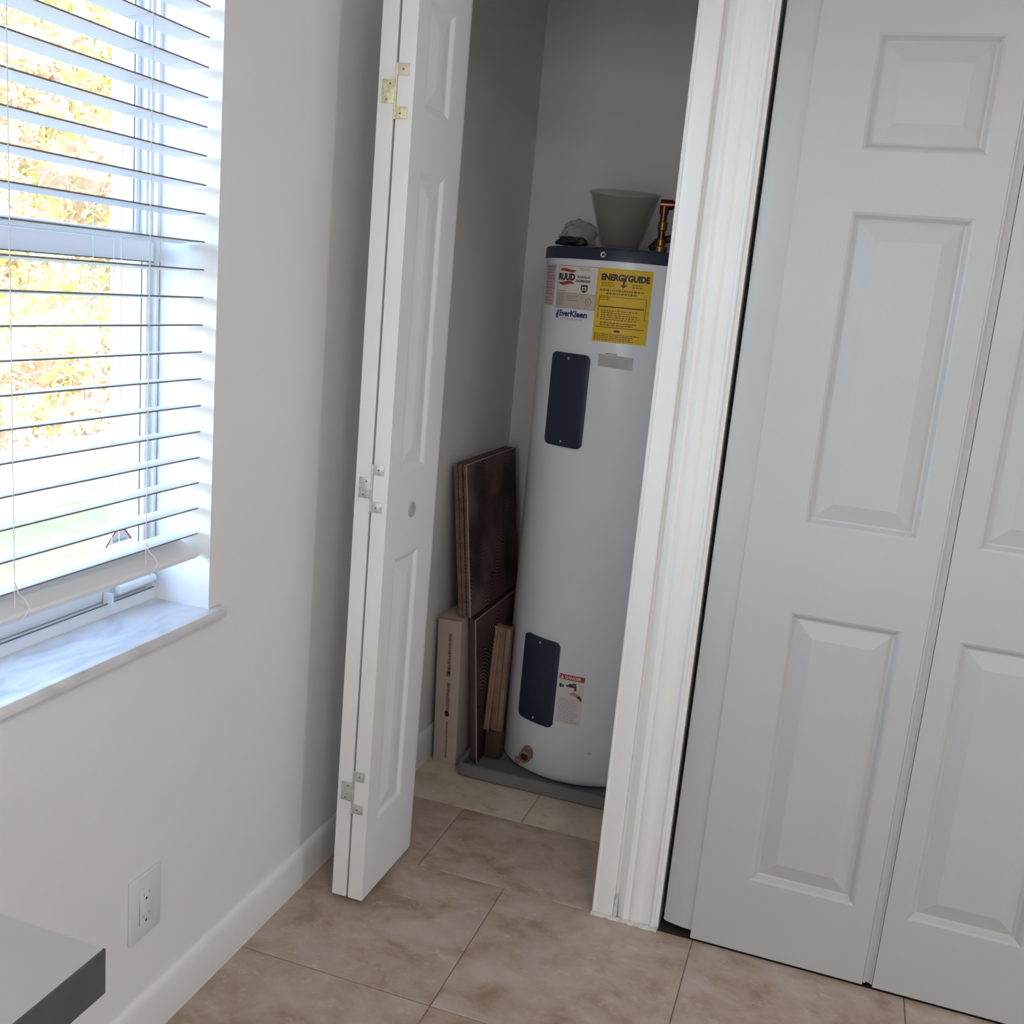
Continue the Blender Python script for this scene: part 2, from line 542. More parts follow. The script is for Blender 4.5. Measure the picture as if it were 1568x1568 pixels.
# floor: grout bed and one object per tile
floor = struct('floor', MB().box(-0.0, XR + 0.12, YR - 0.12, YB, -0.05, -0.0035), M_GROUT,
               label='beige stone-look tiles laid over dark grout')
def tile_mesh(w, d, mat_, nm):
    g, e = 0.0012, 0.0010
    x0, x1, y0, y1 = g, w - g, g, d - g
    vs_ = [(x0, y0, -.006), (x1, y0, -.006), (x1, y1, -.006), (x0, y1, -.006),
           (x0, y0, -e), (x1, y0, -e), (x1, y1, -e), (x0, y1, -e),
           (x0 + e, y0 + e, 0), (x1 - e, y0 + e, 0), (x1 - e, y1 - e, 0), (x0 + e, y1 - e, 0)]
    fs = [(0, 1, 5, 4), (1, 2, 6, 5), (2, 3, 7, 6), (3, 0, 4, 7), (4, 5, 9, 8), (5, 6, 10, 9), (6, 7, 11, 10), (7, 4, 8, 11), (8, 9, 10, 11)]
    return MB().add(vs_, fs).mesh(nm, mat_)
T = 0.4475
TX0 = 0.437
full = tile_mesh(T, T, M_TILE, 'tile')
def put_tile(me, x, y):
    o = link('tile', me, floor)
    o.location = (x, y, 0)
cache = {}
def tile_at(x0, x1, y0, y1, mt, key, xmax=None):
    x0, x1 = max(x0, 0.0), min(x1, XR if y0 < 0.001 else 0.80)
    if x1 - x0 < 0.01 or y1 - y0 < 0.01: return
    k = (round(x1 - x0, 4), round(y1 - y0, 4), key)
    if k not in cache: cache[k] = tile_mesh(x1 - x0, y1 - y0, mt, 'tile')
    put_tile(cache[k], x0, y0)
for i in range(-1, 9):
    for j in range(10):
        tile_at(TX0 + i * T, TX0 + (i + 1) * T, -(j + 1) * T + 0.005, -j * T + 0.005, M_TILE, 'a')
for i in range(-2, 9):
    tile_at(0.215 + i * T, 0.215 + (i + 1) * T, 0.005, 0.315, M_TILE, 'a')
for i in range(-2, 9):
    for (a, b) in ((0.315, 0.315 + T), (0.315 + T, YB)):
        tile_at(0.378 + i * T, 0.378 + (i + 1) * T, a, b, M_TILE2, 'b')

struct('door_gap_shade', MB().box(0.803, 2.397, 0.0055, 0.60, -0.003, -0.001), M_GAPSHADE, label='added dark strip painting the shade under the closed doors')  # dark sheet laid on the floor for the shade below the doors
# baseboards
BBP = [(0, 0), (0.0125, 0), (0.0125, 0.078), (0.0115, 0.086), (0.009, 0.092), (0.0065, 0.0955), (0.003, 0.098), (0, 0.098)]
def bb(name, x_or_y, a, b, axis, sgn, label=None):
    prof = [(x_or_y + sgn * p[0], p[1]) for p in BBP]
    return struct(name, MB().prism(prof, a, b, axis), M_TRIM, smooth=True, angle=25, label=label)
bb('baseboard_left', 0.0, YR, YB - 0.013, 1, 1, 'white painted baseboard under the window wall')
bb('baseboard_back', YB, 0.0, 0.70, 0, -1)
bb('baseboard_right', XR, -0.6, YB, 1, -1)
bb('baseboard_rear', YR, 0.013, XR, 0, 1)

# casing between the two closets
CP = [(.651, .10), (.651, .004), (.6522, .0008), (.655, -.0008), (.6578, .0006), (.659, .0030), (.6612, .0022), (.680, .0000), (.694, -.0010),
      (.6975, -.0012), (.6995, .0005), (.7005, .0145), (.7050, .0138), (.7115, .0085), (.719, .0020), (.7245, -.0008),
      (.731, -.0002), (.7345, .0022), (.737, .0028), (.7395, .0012), (.744, .0000), (.757, -.0003), (.7605, .0012),
      (.7635, .0030), (.768, .0034), (.784, .0042), (.7850, .0040), (.7862, .0012), (.7885, -.0020), (.7915, -.0032),
      (.7945, -.0018), (.7958, .0010), (.796, .004), (.796, .007), (.8045, .0072), (.8050, .10)]
struct('trim_2', MB().prism(CP, 0.0, 2.05, 2), M_TRIM, smooth=True, angle=28,
       label='white moulded casing post between the open closet and the closed doors')
mb = MB()
for (x0, x1) in ((0.045, 0.651), (0.803, 2.397)):
    mb.box(x0, x1, 0.000, 0.10, 2.018, 2.095)
mb.box(2.397, 2.53, 0.0, 0.1, 0, 2.095)
mb.box(0.651, 0.803, 0.0, 0.1, 2.05, 2.095)
struct('trim_3', mb, M_TRIM, bevel=0.003)
# rough caulk at the foot of the casing
mb = MB()
pts = [(0.650 + 0.1535 * k / 22, -0.0035 + 0.003 * math.sin(k * 1.7) * random.random(), 0.003) for k in range(23)]
mb.tube(pts, [0.0045 + 0.003 * random.random() for _ in pts], n=7)
mb.tube([(0.7035, 0.006, 0.0), (0.704, 0.004, 0.02), (0.7045, 0.0065, 0.045), (0.705, 0.011, 0.06)], [0.006, 0.005, 0.004, 0.001], n=7)
struct('trim_4', mb, M_CAULK, smooth=True, label='rough white caulk at the foot of the casing')

# ------------------------------------------------------------------ window
def frame_rect(mb, x0, x1, y0, y1, z0, z1, wj, wb, wt_):
    mb.box(x0, x1, y0, y0 + wj, z0, z1)
    mb.box(x0, x1, y1 - wj, y1, z0, z1)
    mb.box(x0, x1, y0 + wj, y1 - wj, z0, z0 + wb)
    mb.box(x0, x1, y0 + wj, y1 - wj, z1 - wt_, z1)
SILL = 0.771
win = empty('window_1', (0, -1.035, SILL), label='white single-hung window behind the blind', kind='structure')
def wpart(name, mb, m, parent=win, **kw):
    o = mb.build(name, m, **kw)
    o.parent = parent
    o.matrix_parent_inverse = parent.matrix_world.inverted()
    return o
win.matrix_world = Matrix.Translation((0, -1.035, SILL))
mb = MB()
frame_rect(mb, -.168, -.115, WY0, WY1, SILL - .008, WZ1, .009, .030, .03)
for s in (1,):
    mb.box(-.128, -.1245, WY1 - .013, WY1 - .008, SILL + .02, WZ1 - .03)
    mb.box(-.137, -.1345, WY1 - .014, WY1 - .008, SILL + .02, WZ1 - .03)
fr = wpart('window_frame', mb, M_VINYL)
mb = MB()
frame_rect(mb, -.148, -.124, WY0 + .012, WY1 - .012, SILL + .024, 1.412, .011, .045, .040)
mb.box(-.124, -.112, WY0 + .02, WY1 - .02, 1.372, 1.404)
ls = wpart('lower_sash', mb, M_VINYL, bevel=.0015)
mb = MB()
frame_rect(mb, -.166, -.150, WY0 + .009, WY1 - .009, 1.385, WZ1 - .03, .010, .035, .03)
us = wpart('upper_sash', mb, M_VINYL, bevel=.0015)
wpart('pane', MB().box(-.1385, -.1355, WY0 + .02, WY1 - .02, SILL + .065, 1.374), M_GLASS, parent=win)
wpart('pane', MB().box(-.1595, -.1565, WY0 + .016, WY1 - .016, 1.416, WZ1 - .055), M_GLASS, parent=win)
# dark gaskets
mb = MB()
mb.box(-.1152, -.1146, WY1 - .0012, WY1 + .0, SILL + .03, 1.372)
mb.box(-.1345, -.1335, WY1 - .0245, WY1 - .0225, SILL + .07, 1.37)
mb.box(-.1555, -.1545, WY1 - .0205, WY1 - .0180, 1.42, WZ1 - .06)
mb.box(-.1142, -.1132, WY0 + .02, WY1 - .004, SILL + .0215, SILL + .024)
mb.box(-.114, -.112, WY0 + .02, WY1 - .02, 1.3705, 1.3725)
wpart('gasket', mb, mat('gasket', (0.16, 0.16, 0.18), 0.7))
# tilt latch on the bottom rail
mb = MB()
mb.tube([(-.108, -.685, .814), (-.107, -.64, .815), (-.108, -.592, .816)], .0075, n=10)
mb.box(-.123, -.105, -.705, -.70, .782, .812)
wpart('sash_latch', mb, M_VINYL, smooth=True)
# warning sticker on the glass
mb = MB()
st = wpart('warning_sticker', MB().add([(-.1343, -.6790, .888), (-.1343, -.6210, .889), (-.1343, -.6490, .9205)], [(0, 1, 2)]), M_WHITE)
mb = MB()
def strip(a, b, w):
    a, b = Vector(a), Vector(b)
    d = (b - a).normalized()
    n = Vector((0, -d.z, d.y)) * w
    return [a + n, b + n, b - n, a - n]
mb.add(strip((-.1338, -.686, .886), (-.1338, -.651, .9195), .0016), [(0, 1, 2, 3)])
mb.add(strip((-.1338, -.643, .9155), (-.1338, -.619, .889), .0016), [(0, 1, 2, 3)])
wpart('red_border', mb, M_RED, parent=st)
mb = MB()
for k in range(6):
    mb.box(-.1339, -.1337, -.667 + k * .0058, -.667 + k * .0058 + .0042, .8925, .8945)
wpart('lettering', mb, mat('sticker_ink', (0.25, 0.32, 0.55), 0.6), parent=st)
# marble sill
mb = MB()
sp = [(-.115, WY0), (0.0, WY0), (0.0, WY0 - .03), (.0185, WY0 - .03), (.0185, WY1 + .031), (0.0, WY1 + .031), (0.0, WY1), (-.115, WY1)]
mb.prism(sp, SILL - .019, SILL, 2)
wpart('window_sill', mb, M_MARBLE, bevel=.002)

# ------------------------------------------------------------------ blind
blind = empty('window_blind', (-.045, -1.035, 2.03), label='white horizontal slat blind hanging open in the window', cat='blind')
BY0, BY1 = WY0 + .009, -.586
def local(o, parent, loc, rot=(0, 0, 0)):
    o.parent = parent
    o.location = loc
    o.rotation_euler = rot
    return o
W2 = (BY1 - BY0) / 2
BYC = (BY1 + BY0) / 2
sv, sf = [], []
ns = 8
for s in (-W2, W2):
    for k in range(ns + 1):
        u = -1 + 2 * k / ns
        sv.append((u * .025, s, .0016 * (1 - u * u) + .0013))
    for k in range(ns + 1):
        u = 1 - 2 * k / ns
        sv.append((u * .025, s, .0016 * (1 - u * u) - .0013))
m_ = 2 * (ns + 1)
sf = [(i, (i + 1) % m_, m_ + (i + 1) % m_, m_ + i) for i in range(m_)] + [tuple(range(m_ - 1, -1, -1)), tuple(range(m_, 2 * m_))]
sb_ = MB().add(sv, sf)
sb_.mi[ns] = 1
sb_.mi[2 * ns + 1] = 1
slat_me = sb_.mesh('slat', [M_SLAT, M_SLATSHADE], smooth=True, angle=50)
PIT = .0456
zs = [.910 + PIT * k for k in range(25)]
for k, z in enumerate(zs):
    o = link('slat', slat_me, blind)
    o.location = (0.0, BYC + 1.035, z - 2.03 - .0025)
    o.rotation_euler = (random.uniform(-.0009, .0009), -math.radians(6.0) + random.uniform(-.008, .008), 0)
# bottom rail, tipped towards the room
rp = [(-.026, .006), (-.022, .009), (.022, .009), (.026, .006), (.026, .002), (.022, -.006), (-.022, -.006), (-.026, .0)]
o = MB().prism(rp, -W2, W2 - .004, 1).build('bottom_rail', M_SLAT, blind, smooth=True, angle=30)
o.location = (0.006, BYC + 1.035, .879 - 2.03)
o.rotation_euler = (0.0, math.radians(22), 0)
o = MB().box(-.028, .028, BY0 + 1.035 + .0, BY1 + 1.035, -.045, .0).build('headrail', M_SLAT, blind, bevel=.002)
o.location = (0, 0, .018)
cord = MB()
for y in (-1.009, -.729):
    yy = y + 1.035
    for x in (.0265, -.0265):
        cord.tube([(x, yy, 0), (x, yy, .886 - 2.03)], .0008, n=5)
    for z in zs:
        cord.tube([(-.0262, yy, z - 2.03 - .007), (.0262, yy, z - 2.03 - .001)], .0005, n=4)
cord.build('ladder_cord', M_CORD, blind)
cord = MB()
for y in (-.995, -.744, -.79):
    cord.tube([(-.0285, y + 1.035, 0), (-.0285, y + 1.035, .886 - 2.03)], .0007, n=5)
cord.build('lift_cord', M_CORD, blind)
for y in (-1.009, -.729):
    yy = y + 1.035
    c_ = MB()
    c_.tube([(.027, yy, -1.105), (.029, yy + .004, -1.122), (.035, yy + .012, -1.134), (.039, yy + .014, -1.144),
             (.036, yy + .010, -1.154), (.033, yy + .002, -1.162)], .0011, n=6)
    c_.build('cord_loop', M_CORD, blind, smooth=True)

# ------------------------------------------------------------------ moulded doors
ZP = [(.174, .782), (.966, 1.572), (1.682, 1.886)]     # panel heights inside a leaf
HD = 1.985
RG = [(0.0, 0.0), (0.005, 0.0025), (0.012, 0.0105), (0.0155, 0.0120)]      # outer quirk (inset, depth)
RB = [(0.0155, 0.0120), (0.0175, 0.0115), (0.048, 0.0015), (0.0495, 0.0012)]  # raised bevel
def ring(x0, x1, z0, z1, prof, y=0.0, close=False, mb=None):
    mb = mb or MB()
    vs_, fs = [], []
    for (i, d) in prof:
        vs_ += [(x0 + i, y + d, z0 + i), (x1 - i, y + d, z0 + i), (x1 - i, y + d, z1 - i), (x0 + i, y + d, z1 - i)]
    for j in range(len(prof) - 1):
        for k in range(4):
            fs.append((j * 4 + k, j * 4 + (k + 1) % 4, (j + 1) * 4 + (k + 1) % 4, (j + 1) * 4 + k))
    if close:
        b = (len(prof) - 1) * 4
        fs.append((b, b + 1, b + 2, b + 3))
    return mb.add(vs_, fs)
def leaf(parent, w, px0, px1, thick=.035, round_side=None, rr=.02, zs_=ZP, pm=None, dep=1.0):
    pm = pm or M_DOOR
    rgp = [(a_, d_ * dep) for a_, d_ in RG]
    rbp = [(a_, d_ * dep) for a_, d_ in RB]
    """local: x 0..w, front face y=0 looking to -y, z 0..HD"""
    mb = MB()
    fx0 = rr if round_side == 'L' else 0.0
    fx1 = w - rr if round_side == 'R' else w
    def q(x0, x1, z0, z1):
        mb.add([(x0, 0, z0), (x1, 0, z0), (x1, 0, z1), (x0, 0, z1)], [(0, 1, 2, 3)])
    q(fx0, px0, 0, HD)
    q(px1, fx1, 0, HD)
    zc = 0.0
    for (a, b) in zs_:
        q(px0, px1, zc, a)
        ring(px0, px1, a, b, rgp, mb=mb)
        zc = b
    q(px0, px1, zc, HD)
    # edges and back
    def edge_prof(side):
        if round_side == side:
            n = 8
            pts = []
            for k in range(n + 1):
                t = (PI / 2) * k / n
                x = rr - rr * math.sin(t)
                y = .012 - .012 * math.cos(t)
                pts.append((x, y) if side == 'L' else (w - x, y))
            return pts + [(pts[-1][0], thick)]
        x = 0.0 if side == 'L' else w
        e = .0012
        return [(x, 0), (x, thick)]
    for side in 'LR':
        pr = edge_prof(side)
        for (p1, p2) in zip(pr, pr[1:]):
            mb.add([(p1[0], p1[1], 0), (p2[0], p2[1], 0), (p2[0], p2[1], HD), (p1[0], p1[1], HD)], [(0, 1, 2, 3)])
    mb.add([(0, thick, 0), (w, thick, 0), (w, thick, HD), (0, thick, HD)], [(0, 3, 2, 1)])
    for z in (0, HD):
        pl = edge_prof('L')
        prr = edge_prof('R')
        loop = pl[::1] + prr[::-1]
        mb.add([(x, y, z) for x, y in loop], [tuple(range(len(loop)))])
    me = mb.mesh('door_leaf', pm)
    bm = bmesh.new(); bm.from_mesh(me)
    bmesh.ops.remove_doubles(bm, verts=bm.verts, dist=1e-5)
    bmesh.ops.recalc_face_normals(bm, faces=bm.faces)
    bm.to_mesh(me); bm.free()
    for p in me.polygons: p.use_smooth = True
    me.set_sharp_from_angle(angle=math.radians(14))
    o = link('door_leaf', me, parent)
    for (a, b) in zs_:
        rp_ = ring(px0, px1, a, b, rbp, close=True)
        rp_.build('raised_panel', pm, o, smooth=True, angle=8)
    return o

# closed pair on the right
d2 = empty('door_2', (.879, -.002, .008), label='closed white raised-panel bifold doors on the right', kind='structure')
l1 = leaf(d2, .367, .108, .324, pm=M_DOOR_SHADED)
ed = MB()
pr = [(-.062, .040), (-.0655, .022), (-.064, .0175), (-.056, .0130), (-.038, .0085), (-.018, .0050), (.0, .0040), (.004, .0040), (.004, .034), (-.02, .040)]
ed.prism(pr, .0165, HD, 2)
ed.build('edge_stile', M_DOOR_SHADED, d2, smooth=True, angle=40)
l2 = leaf(d2, .372, .043, .259, pm=M_DOOR_SHADED)
l2.location = (.3875, .0, .0)
j = MB()
jp = [(.3668, .034), (.3668, .001), (.3685, -.0010), (.3705, -.0012), (.3725, .0005), (.374, .0036), (.3812, .0040), (.3828, .0008), (.3845, -.0008), (.3865, .0012), (.3874, .034)]
j.prism(jp, .006, HD, 2)
j.build('joint_bead', M_DOOR_SHADED, d2, smooth=True, angle=25)
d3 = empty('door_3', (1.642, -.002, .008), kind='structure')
a1 = leaf(d3, .372, .108, .324, pm=M_DOOR_SHADED)
a2 = leaf(d3, .372, .043, .259, pm=M_DOOR_SHADED)
a2.location = (.376, 0, 0)
# dark pocket behind the closed doors is the second closet, lit only through its gaps

# folded pair on the left: local x runs along +Y from the folded edge
d1 = empty('door_1', (.1, -.218, .02), label='white bifold door folded open beside the window wall', kind='structure')
def folded(xside, facing, ang):
    # facing +1: panelled face looks to +X
    e = leaf(d1, .277, .053, .178, thick=.0345, round_side='R', rr=.03, dep=.5)
    if facing > 0:
        e.rotation_euler = (0, 0, math.radians(90) + ang)
    else:
        e.rotation_euler = (0, 0, math.radians(90) + ang)
        e.scale = (1, -1, 1)
    e.location = (xside, 0, 0)
    return e
lr = folded(.0735, 1, math.radians(-.3))
ll = folded(-.0005, -1, math.radians(.2))
# small knob on the face of the right leaf
kb = MB()
kb.lathe([(0.0, 0.0), (.0165, 0.0), (.0172, .002), (.0165, .004), (.0125, .0048), (.0118, .0035), (.0, .003)], n=28, axis='x')
o = kb.build('knob_rose', M_KNOB, d1, smooth=True)
o.location = (.0735, .125, .877)
# hinges: left plate, two tabs on the right leaf, knuckle between
def hinge(z, m):
    h = bpy.data.objects.new('hinge', None)
    COL.objects.link(h)
    h.parent = d1
    h.location = (.0365, -.0012, z)
    h.empty_display_size = .02
    p = MB().box(-.0285, -.002, -.0008, .001, -.028, .016).build('hinge_plate', m, h, bevel=.0006)
    for s in (1, -1):
        q_ = MB()
        q_.box(.0015, .026, -.0008, .001, -.011, .011)
        o = q_.build('hinge_plate', m if s < 0 else (mat('brass_faded', (0.72, 0.62, 0.50), 0.45, metal=.2) if m is M_BRASSY else m), h, bevel=.0006)
        o.location = (0, 0, .034 if s > 0 else -.044)
    k_ = MB()
    k_.lathe([(.0018, -.056), (.0024, -.056), (.0024, .046), (.0018, .046)], n=12, cap=True)
    k_.build('hinge_knuckle', m, h, smooth=True)
    sc = MB()
    for (x, z_) in ((-.012, .008), (-.018, -.021), (.014, .034), (.012, -.045)):
        sc.lathe([(0, -.0014), (.0018, -.0014), (.0022, -.0006)], c=(x, 0, z_), n=10, axis='y')
    sc.build('screws', M_SCREW, h)
    return h
hinge(1.712, M_BRASSY)
hinge(.943, M_ZINC)
hinge(.262, M_ZINC)

# ------------------------------------------------------------------ wall outlet
ou = empty('wall_outlet', (0, -.747, .2765), label='white double outlet with a screwless plate low on the window wall', cat='outlet')
mb = MB()
mb.prism([(-.041, -.0605), (.041, -.0605), (.041, .0605), (-.041, .0605)], 0, .0055, 0)
mb.build('cover_plate', M_PLATE, ou, bevel=.0016)
rc = MB().box(.005, .0072, -.0168, .0168, -.0335, .0335).build('receptacle', M_PLATE, ou, bevel=.0008)
mb = MB()
mb.box(.0050, .00565, -.0176, -.0170, -.034, .010)  # black sliver painting the shadow gap beside the insert
for z in (.0135, -.029):
    mb.lathe([(0, .0074), (.0026, .0074), (.0026, .0070)], c=(0, -.001, z), n=12, axis='x')
mb.build('ground_hole_gap_shade', M_BLACK, rc)
M_SLOT = mat('slot_grey', (0.20, 0.20, 0.22), .6)
for z in (.0235, -.019):
    for y in (-.0072, .0062):
        MB().box(.0072, .0074, y - .0006, y + .0006, z - .0035, z + .0035).build('blade_slot', M_SLOT, rc)

# ------------------------------------------------------------------ table
tb = empty('grey_table', (.23, -1.9, 0), label='pale grey topped table with a charcoal edge below the window', cat='table')
x0, x1, y0, y1 = .006 - .23, .458 - .23, -2.6 + 1.9, -1.3985 + 1.9
MB().box(x0 + .002, x1 - .0015, y0 + .002, y1 + .0007, .706, .7500).build('tabletop', M_TTOP, tb, bevel=.0006)
mb = MB()
frp = [(x0, y0), (x1, y0), (x1, y1), (x0, y1)]
mb.box(x1 - .0015, x1 + .0005, y0, y1 + .0005, .703, .7497)
mb.box(x0, x1, y1 - .0015, y1 + .0005, .703, .7497)
mb.box(x0, x1, y0, y0 + .002, .703, .7497)
mb.box(x0, x1, y0, y1, .7025, .706)
mb.build('edge_band', M_TEDGE, tb)
for x in (x0 + .05, x1 - .07):
    for y in (y0 + .09, y1 - .11):
        MB().box(x - .018, x + .018, y - .018, y + .018, 0, .7025).build('leg', M_TLEG, tb, bevel=.002)

# ------------------------------------------------------------------ water heater
HX, HY, HR = .416, .808, .252
heater = empty('water_heater', (HX, HY, .012), label='tall white tank water heater with navy cap and access panels', cat='water heater')
Z0 = .012
def hz(z): return z - Z0
mb = MB()
mb.lathe([(HR - .010, hz(.014)), (HR - .003, hz(.0155)), (HR, hz(.020)), (HR, hz(1.477)), (HR - .003, hz(1.478))], n=128)
mb.build('tank_body', M_ENAMEL, heater, smooth=True, angle=50)
mb = MB()
mb.lathe([(0, hz(.0125)), (HR - .018, hz(.0125)), (HR - .018, hz(.03))], n=96)
mb.build('base_ring', M_BLACK, heater)
mb = MB()
mb.lathe([(HR + .0008, hz(1.474)), (HR + .0028, hz(1.474)), (HR + .0030, hz(1.500)), (HR + .001, hz(1.505)), (HR - .006, hz(1.507)),
          (HR - .03, hz(1.506)), (HR - .05, hz(1.510)), (0, hz(1.512))], n=128)
capo = mb.build('top_cap', M_NAVY, heater, smooth=True, angle=40)
mb = MB()
a_ = math.radians(-98)
mb.lathe([(.004, -.0005), (.0062, -.001), (.0075, 0), (.0075, .002)], n=16, axis='y')
o = mb.build('cap_screw', M_ZINC, capo, smooth=True)
o.location = ((HR + .003) * math.cos(a_), (HR + .003) * math.sin(a_), hz(1.489))

def cyl_pt(a, z, r):
    t = math.radians(a)
    return (r * math.cos(t), r * math.sin(t), hz(z))
def patch(a0, a1, z0, z1, r, thick, rad=0.0, mb=None, step=1.2, tilt=0.0, m=0):
    """curved (rounded) rectangle lying on the tank; tilt shears z with angle"""
    mb = mb or MB()
    n = max(1, int(abs(a1 - a0) / step))
    cols = []
    L = math.radians(a1 - a0) * r
    us = [i / n for i in range(n + 1)]
    if rad:
        k = rad / L
        us = sorted(set([k * (1 - math.cos(PI / 2 * q / 5)) for q in range(6)] + [1 - k * (1 - math.cos(PI / 2 * q / 5)) for q in range(6)] +
                        [u for u in us if k < u < 1 - k]))
    vs_, fs = [], []
    for u in us:
        a = a0 + (a1 - a0) * u
        dz = 0.0
        if rad:
            e = min(u, 1 - u) * L
            if e < rad:
                dz = rad - math.sqrt(max(0, rad * rad - (rad - e) ** 2))
        s = tilt * (u - .5)
        vs_ += [cyl_pt(a, z0 + dz + s, r), cyl_pt(a, z1 - dz + s, r), cyl_pt(a, z0 + dz + s, r + thick), cyl_pt(a, z1 - dz + s, r + thick)]
    for i in range(len(us) - 1):
        b, c = 4 * i, 4 * (i + 1)
        fs += [(b + 2, c + 2, c + 3, b + 3), (b, b + 2 + 0, c + 2, c)[:4] if False else (b, c, c + 2, b + 2), (b + 1, b + 3, c + 3, c + 1)]
    fs += [(0, 2, 3, 1), (4 * (len(us) - 1), 4 * (len(us) - 1) + 1, 4 * (len(us) - 1) + 3, 4 * (len(us) - 1) + 2)]
    mb.add(vs_, fs, m)
    return mb
def text_mesh(s, a, z, size, r, parent, m, bold=0.0, shear=0.0, sx=1.0, name='lettering', align='LEFT'):
    cu = bpy.data.curves.new('t', 'FONT')
    cu.body = s
    cu.size = size
    cu.offset = bold
    cu.shear = shear
    cu.align_x = align
    cu.resolution_u = 3
    ob = bpy.data.objects.new('t', cu)
    COL.objects.link(ob)
    dg = bpy.context.evaluated_depsgraph_get()
    me = bpy.data.meshes.new_from_object(ob.evaluated_get(dg))
    bpy.data.objects.remove(ob)
    bpy.data.curves.remove(cu)
    for v in me.vertices:
        ang = a + math.degrees(v.co.x * sx / r)
        v.co = Vector(cyl_pt(ang, z + v.co.y, r))
    me.materials.clear()
    me.materials.append(m)
    return link(name, me, parent)
def fuzz(a0, a1, z0, z1, rows, r, h=.45, seed=1, mb=None):
    """rows of tiny broken bars: print too small to read"""
    rnd = random.Random(seed)
    mb = mb or MB()
    for k in range(rows):
        z = z1 - (z1 - z0) * (k + .5) / rows
        hh = (z1 - z0) / rows * h / 2
        a = a0
        end = a1 - rnd.random() * (a1 - a0) * .25
        while a < end:
            w = rnd.uniform(.5, 2.0)
            patch(a, min(a + w, end), z - hh, z + hh, r, 0.0001, mb=mb, step=3)
            a += w + .45
    return mb

for (z0, z1) in ((.977, 1.229), (.172, .428)):
    p = patch(-128.6, -99.3, z0, z1, HR, .0055, rad=.016).build('access_panel', M_NAVY, heater, bevel=.0012, angle=30)
    for z in (z0 + .014, z1 - .014):
        s_ = MB()
        c = Vector(cyl_pt(-114, z, HR + .0055))
        d = Vector((math.cos(math.radians(-114)), math.sin(math.radians(-114)), 0))
        s_.tube([c - d * .002, c + d * .0012], .0032, n=10)
        s_.build('panel_screw', M_ZINC, p)

# rating plate
P = patch(-131.8, -99.9, 1.3455, 1.456, HR, .0004).build('rating_label', M_WHITE, heater)
R1 = HR + .0006
patch(-131.6, -100.1, 1.3465, 1.385, R1 - .0001, .0001).build('lettering', M_CREAM, P)
mb = MB()
for (a0, a1, z0, z1) in ((-131.8, -99.9, 1.4545, 1.456), (-131.8, -99.9, 1.3455, 1.3468), (-131.8, -131.4, 1.3455, 1.456), (-100.3, -99.9, 1.3455, 1.456),
                         (-131.8, -99.9, 1.3845, 1.3855)):
    patch(a0, a1, z0, z1, R1, .0001, mb=mb)
fuzz(-113, -103, 1.444, 1.452, 2, R1, seed=2, mb=mb)
mb.build('label_border', M_INKG, P)
# red wave emblem
mb = MB()
def wave(a0, a1, zc, amp, h0, h1, flip):
    vs_, fs = [], []
    n = 14
    for i in range(n + 1):
        u = i / n
        a = a0 + (a1 - a0) * u
        mid = zc + amp * math.sin(2 * PI * u)
        t = h0 + (h1 - h0) * (math.sin(PI * (u if not flip else u)) ** .6)
        vs_ += [cyl_pt(a, mid - t, R1 + .0001), cyl_pt(a, mid + t, R1 + .0001)]
    fs = [(2 * i, 2 * i + 2, 2 * i + 3, 2 * i + 1) for i in range(n)]
    mb.add(vs_, fs)
wave(-130.2, -115.5, 1.4435, .0018, .0006, .0042, False)
wave(-130.2, -116.5, 1.4105, -.0018, .0006, .0048, True)
mb.build('emblem', M_RED, P)
text_mesh('RUUD', -131.0, 1.4190, .0225, R1 + .0003, P, M_INK, bold=.0014, sx=1.05)
text_mesh('RUUDGLAS', -114.2, 1.4255, .0078, R1 + .0002, P, M_INK, bold=.0003, sx=1.0)
text_mesh('PACEMAKER', -115.2, 1.4150, .0084, R1 + .0002, P, M_INK, bold=.0004, sx=.98)
mb = MB()
patch(-110.6, -106.6, 1.4035, 1.4085, R1, .0002, mb=mb)
patch(-111.0, -110.2, 1.3945, 1.4085, R1, .0002, mb=mb)
patch(-107.0, -106.2, 1.3945, 1.4085, R1, .0002, mb=mb)
patch(-110.2, -107.0, 1.3905, 1.3945, R1, .0002, mb=mb)
patch(-109.4, -107.8, 1.388, 1.391, R1, .0002, mb=mb)
patch(-109.8, -107.4, 1.397, 1.400, R1, .0002, mb=mb)
mb.build('emblem', M_INK, P)
mb = fuzz(-130.5, -124, 1.352, 1.382, 6, R1 + .0001, seed=3, h=.6)
fuzz(-121, -112, 1.364, 1.380, 3, R1 + .0001, seed=4, mb=mb)
fuzz(-131, -122, 1.387, 1.392, 1, R1 + .0001, seed=5, mb=mb)
for k in range(10):
    t0 = 2 * PI * k / 10
    mb.tube([cyl_pt(-105 + 2.1 * math.cos(t0), 1.366 + .009 * math.sin(t0), R1 + .0002), cyl_pt(-105 + 2.1 * math.cos(t0 + .63), 1.366 + .009 * math.sin(t0 + .63), R1 + .0002)], .0008, n=4)
fuzz(-106.3, -103.9, 1.362, 1.370, 2, R1 + .0001, seed=6, mb=mb)
mb.build('lettering', M_INKG, P)

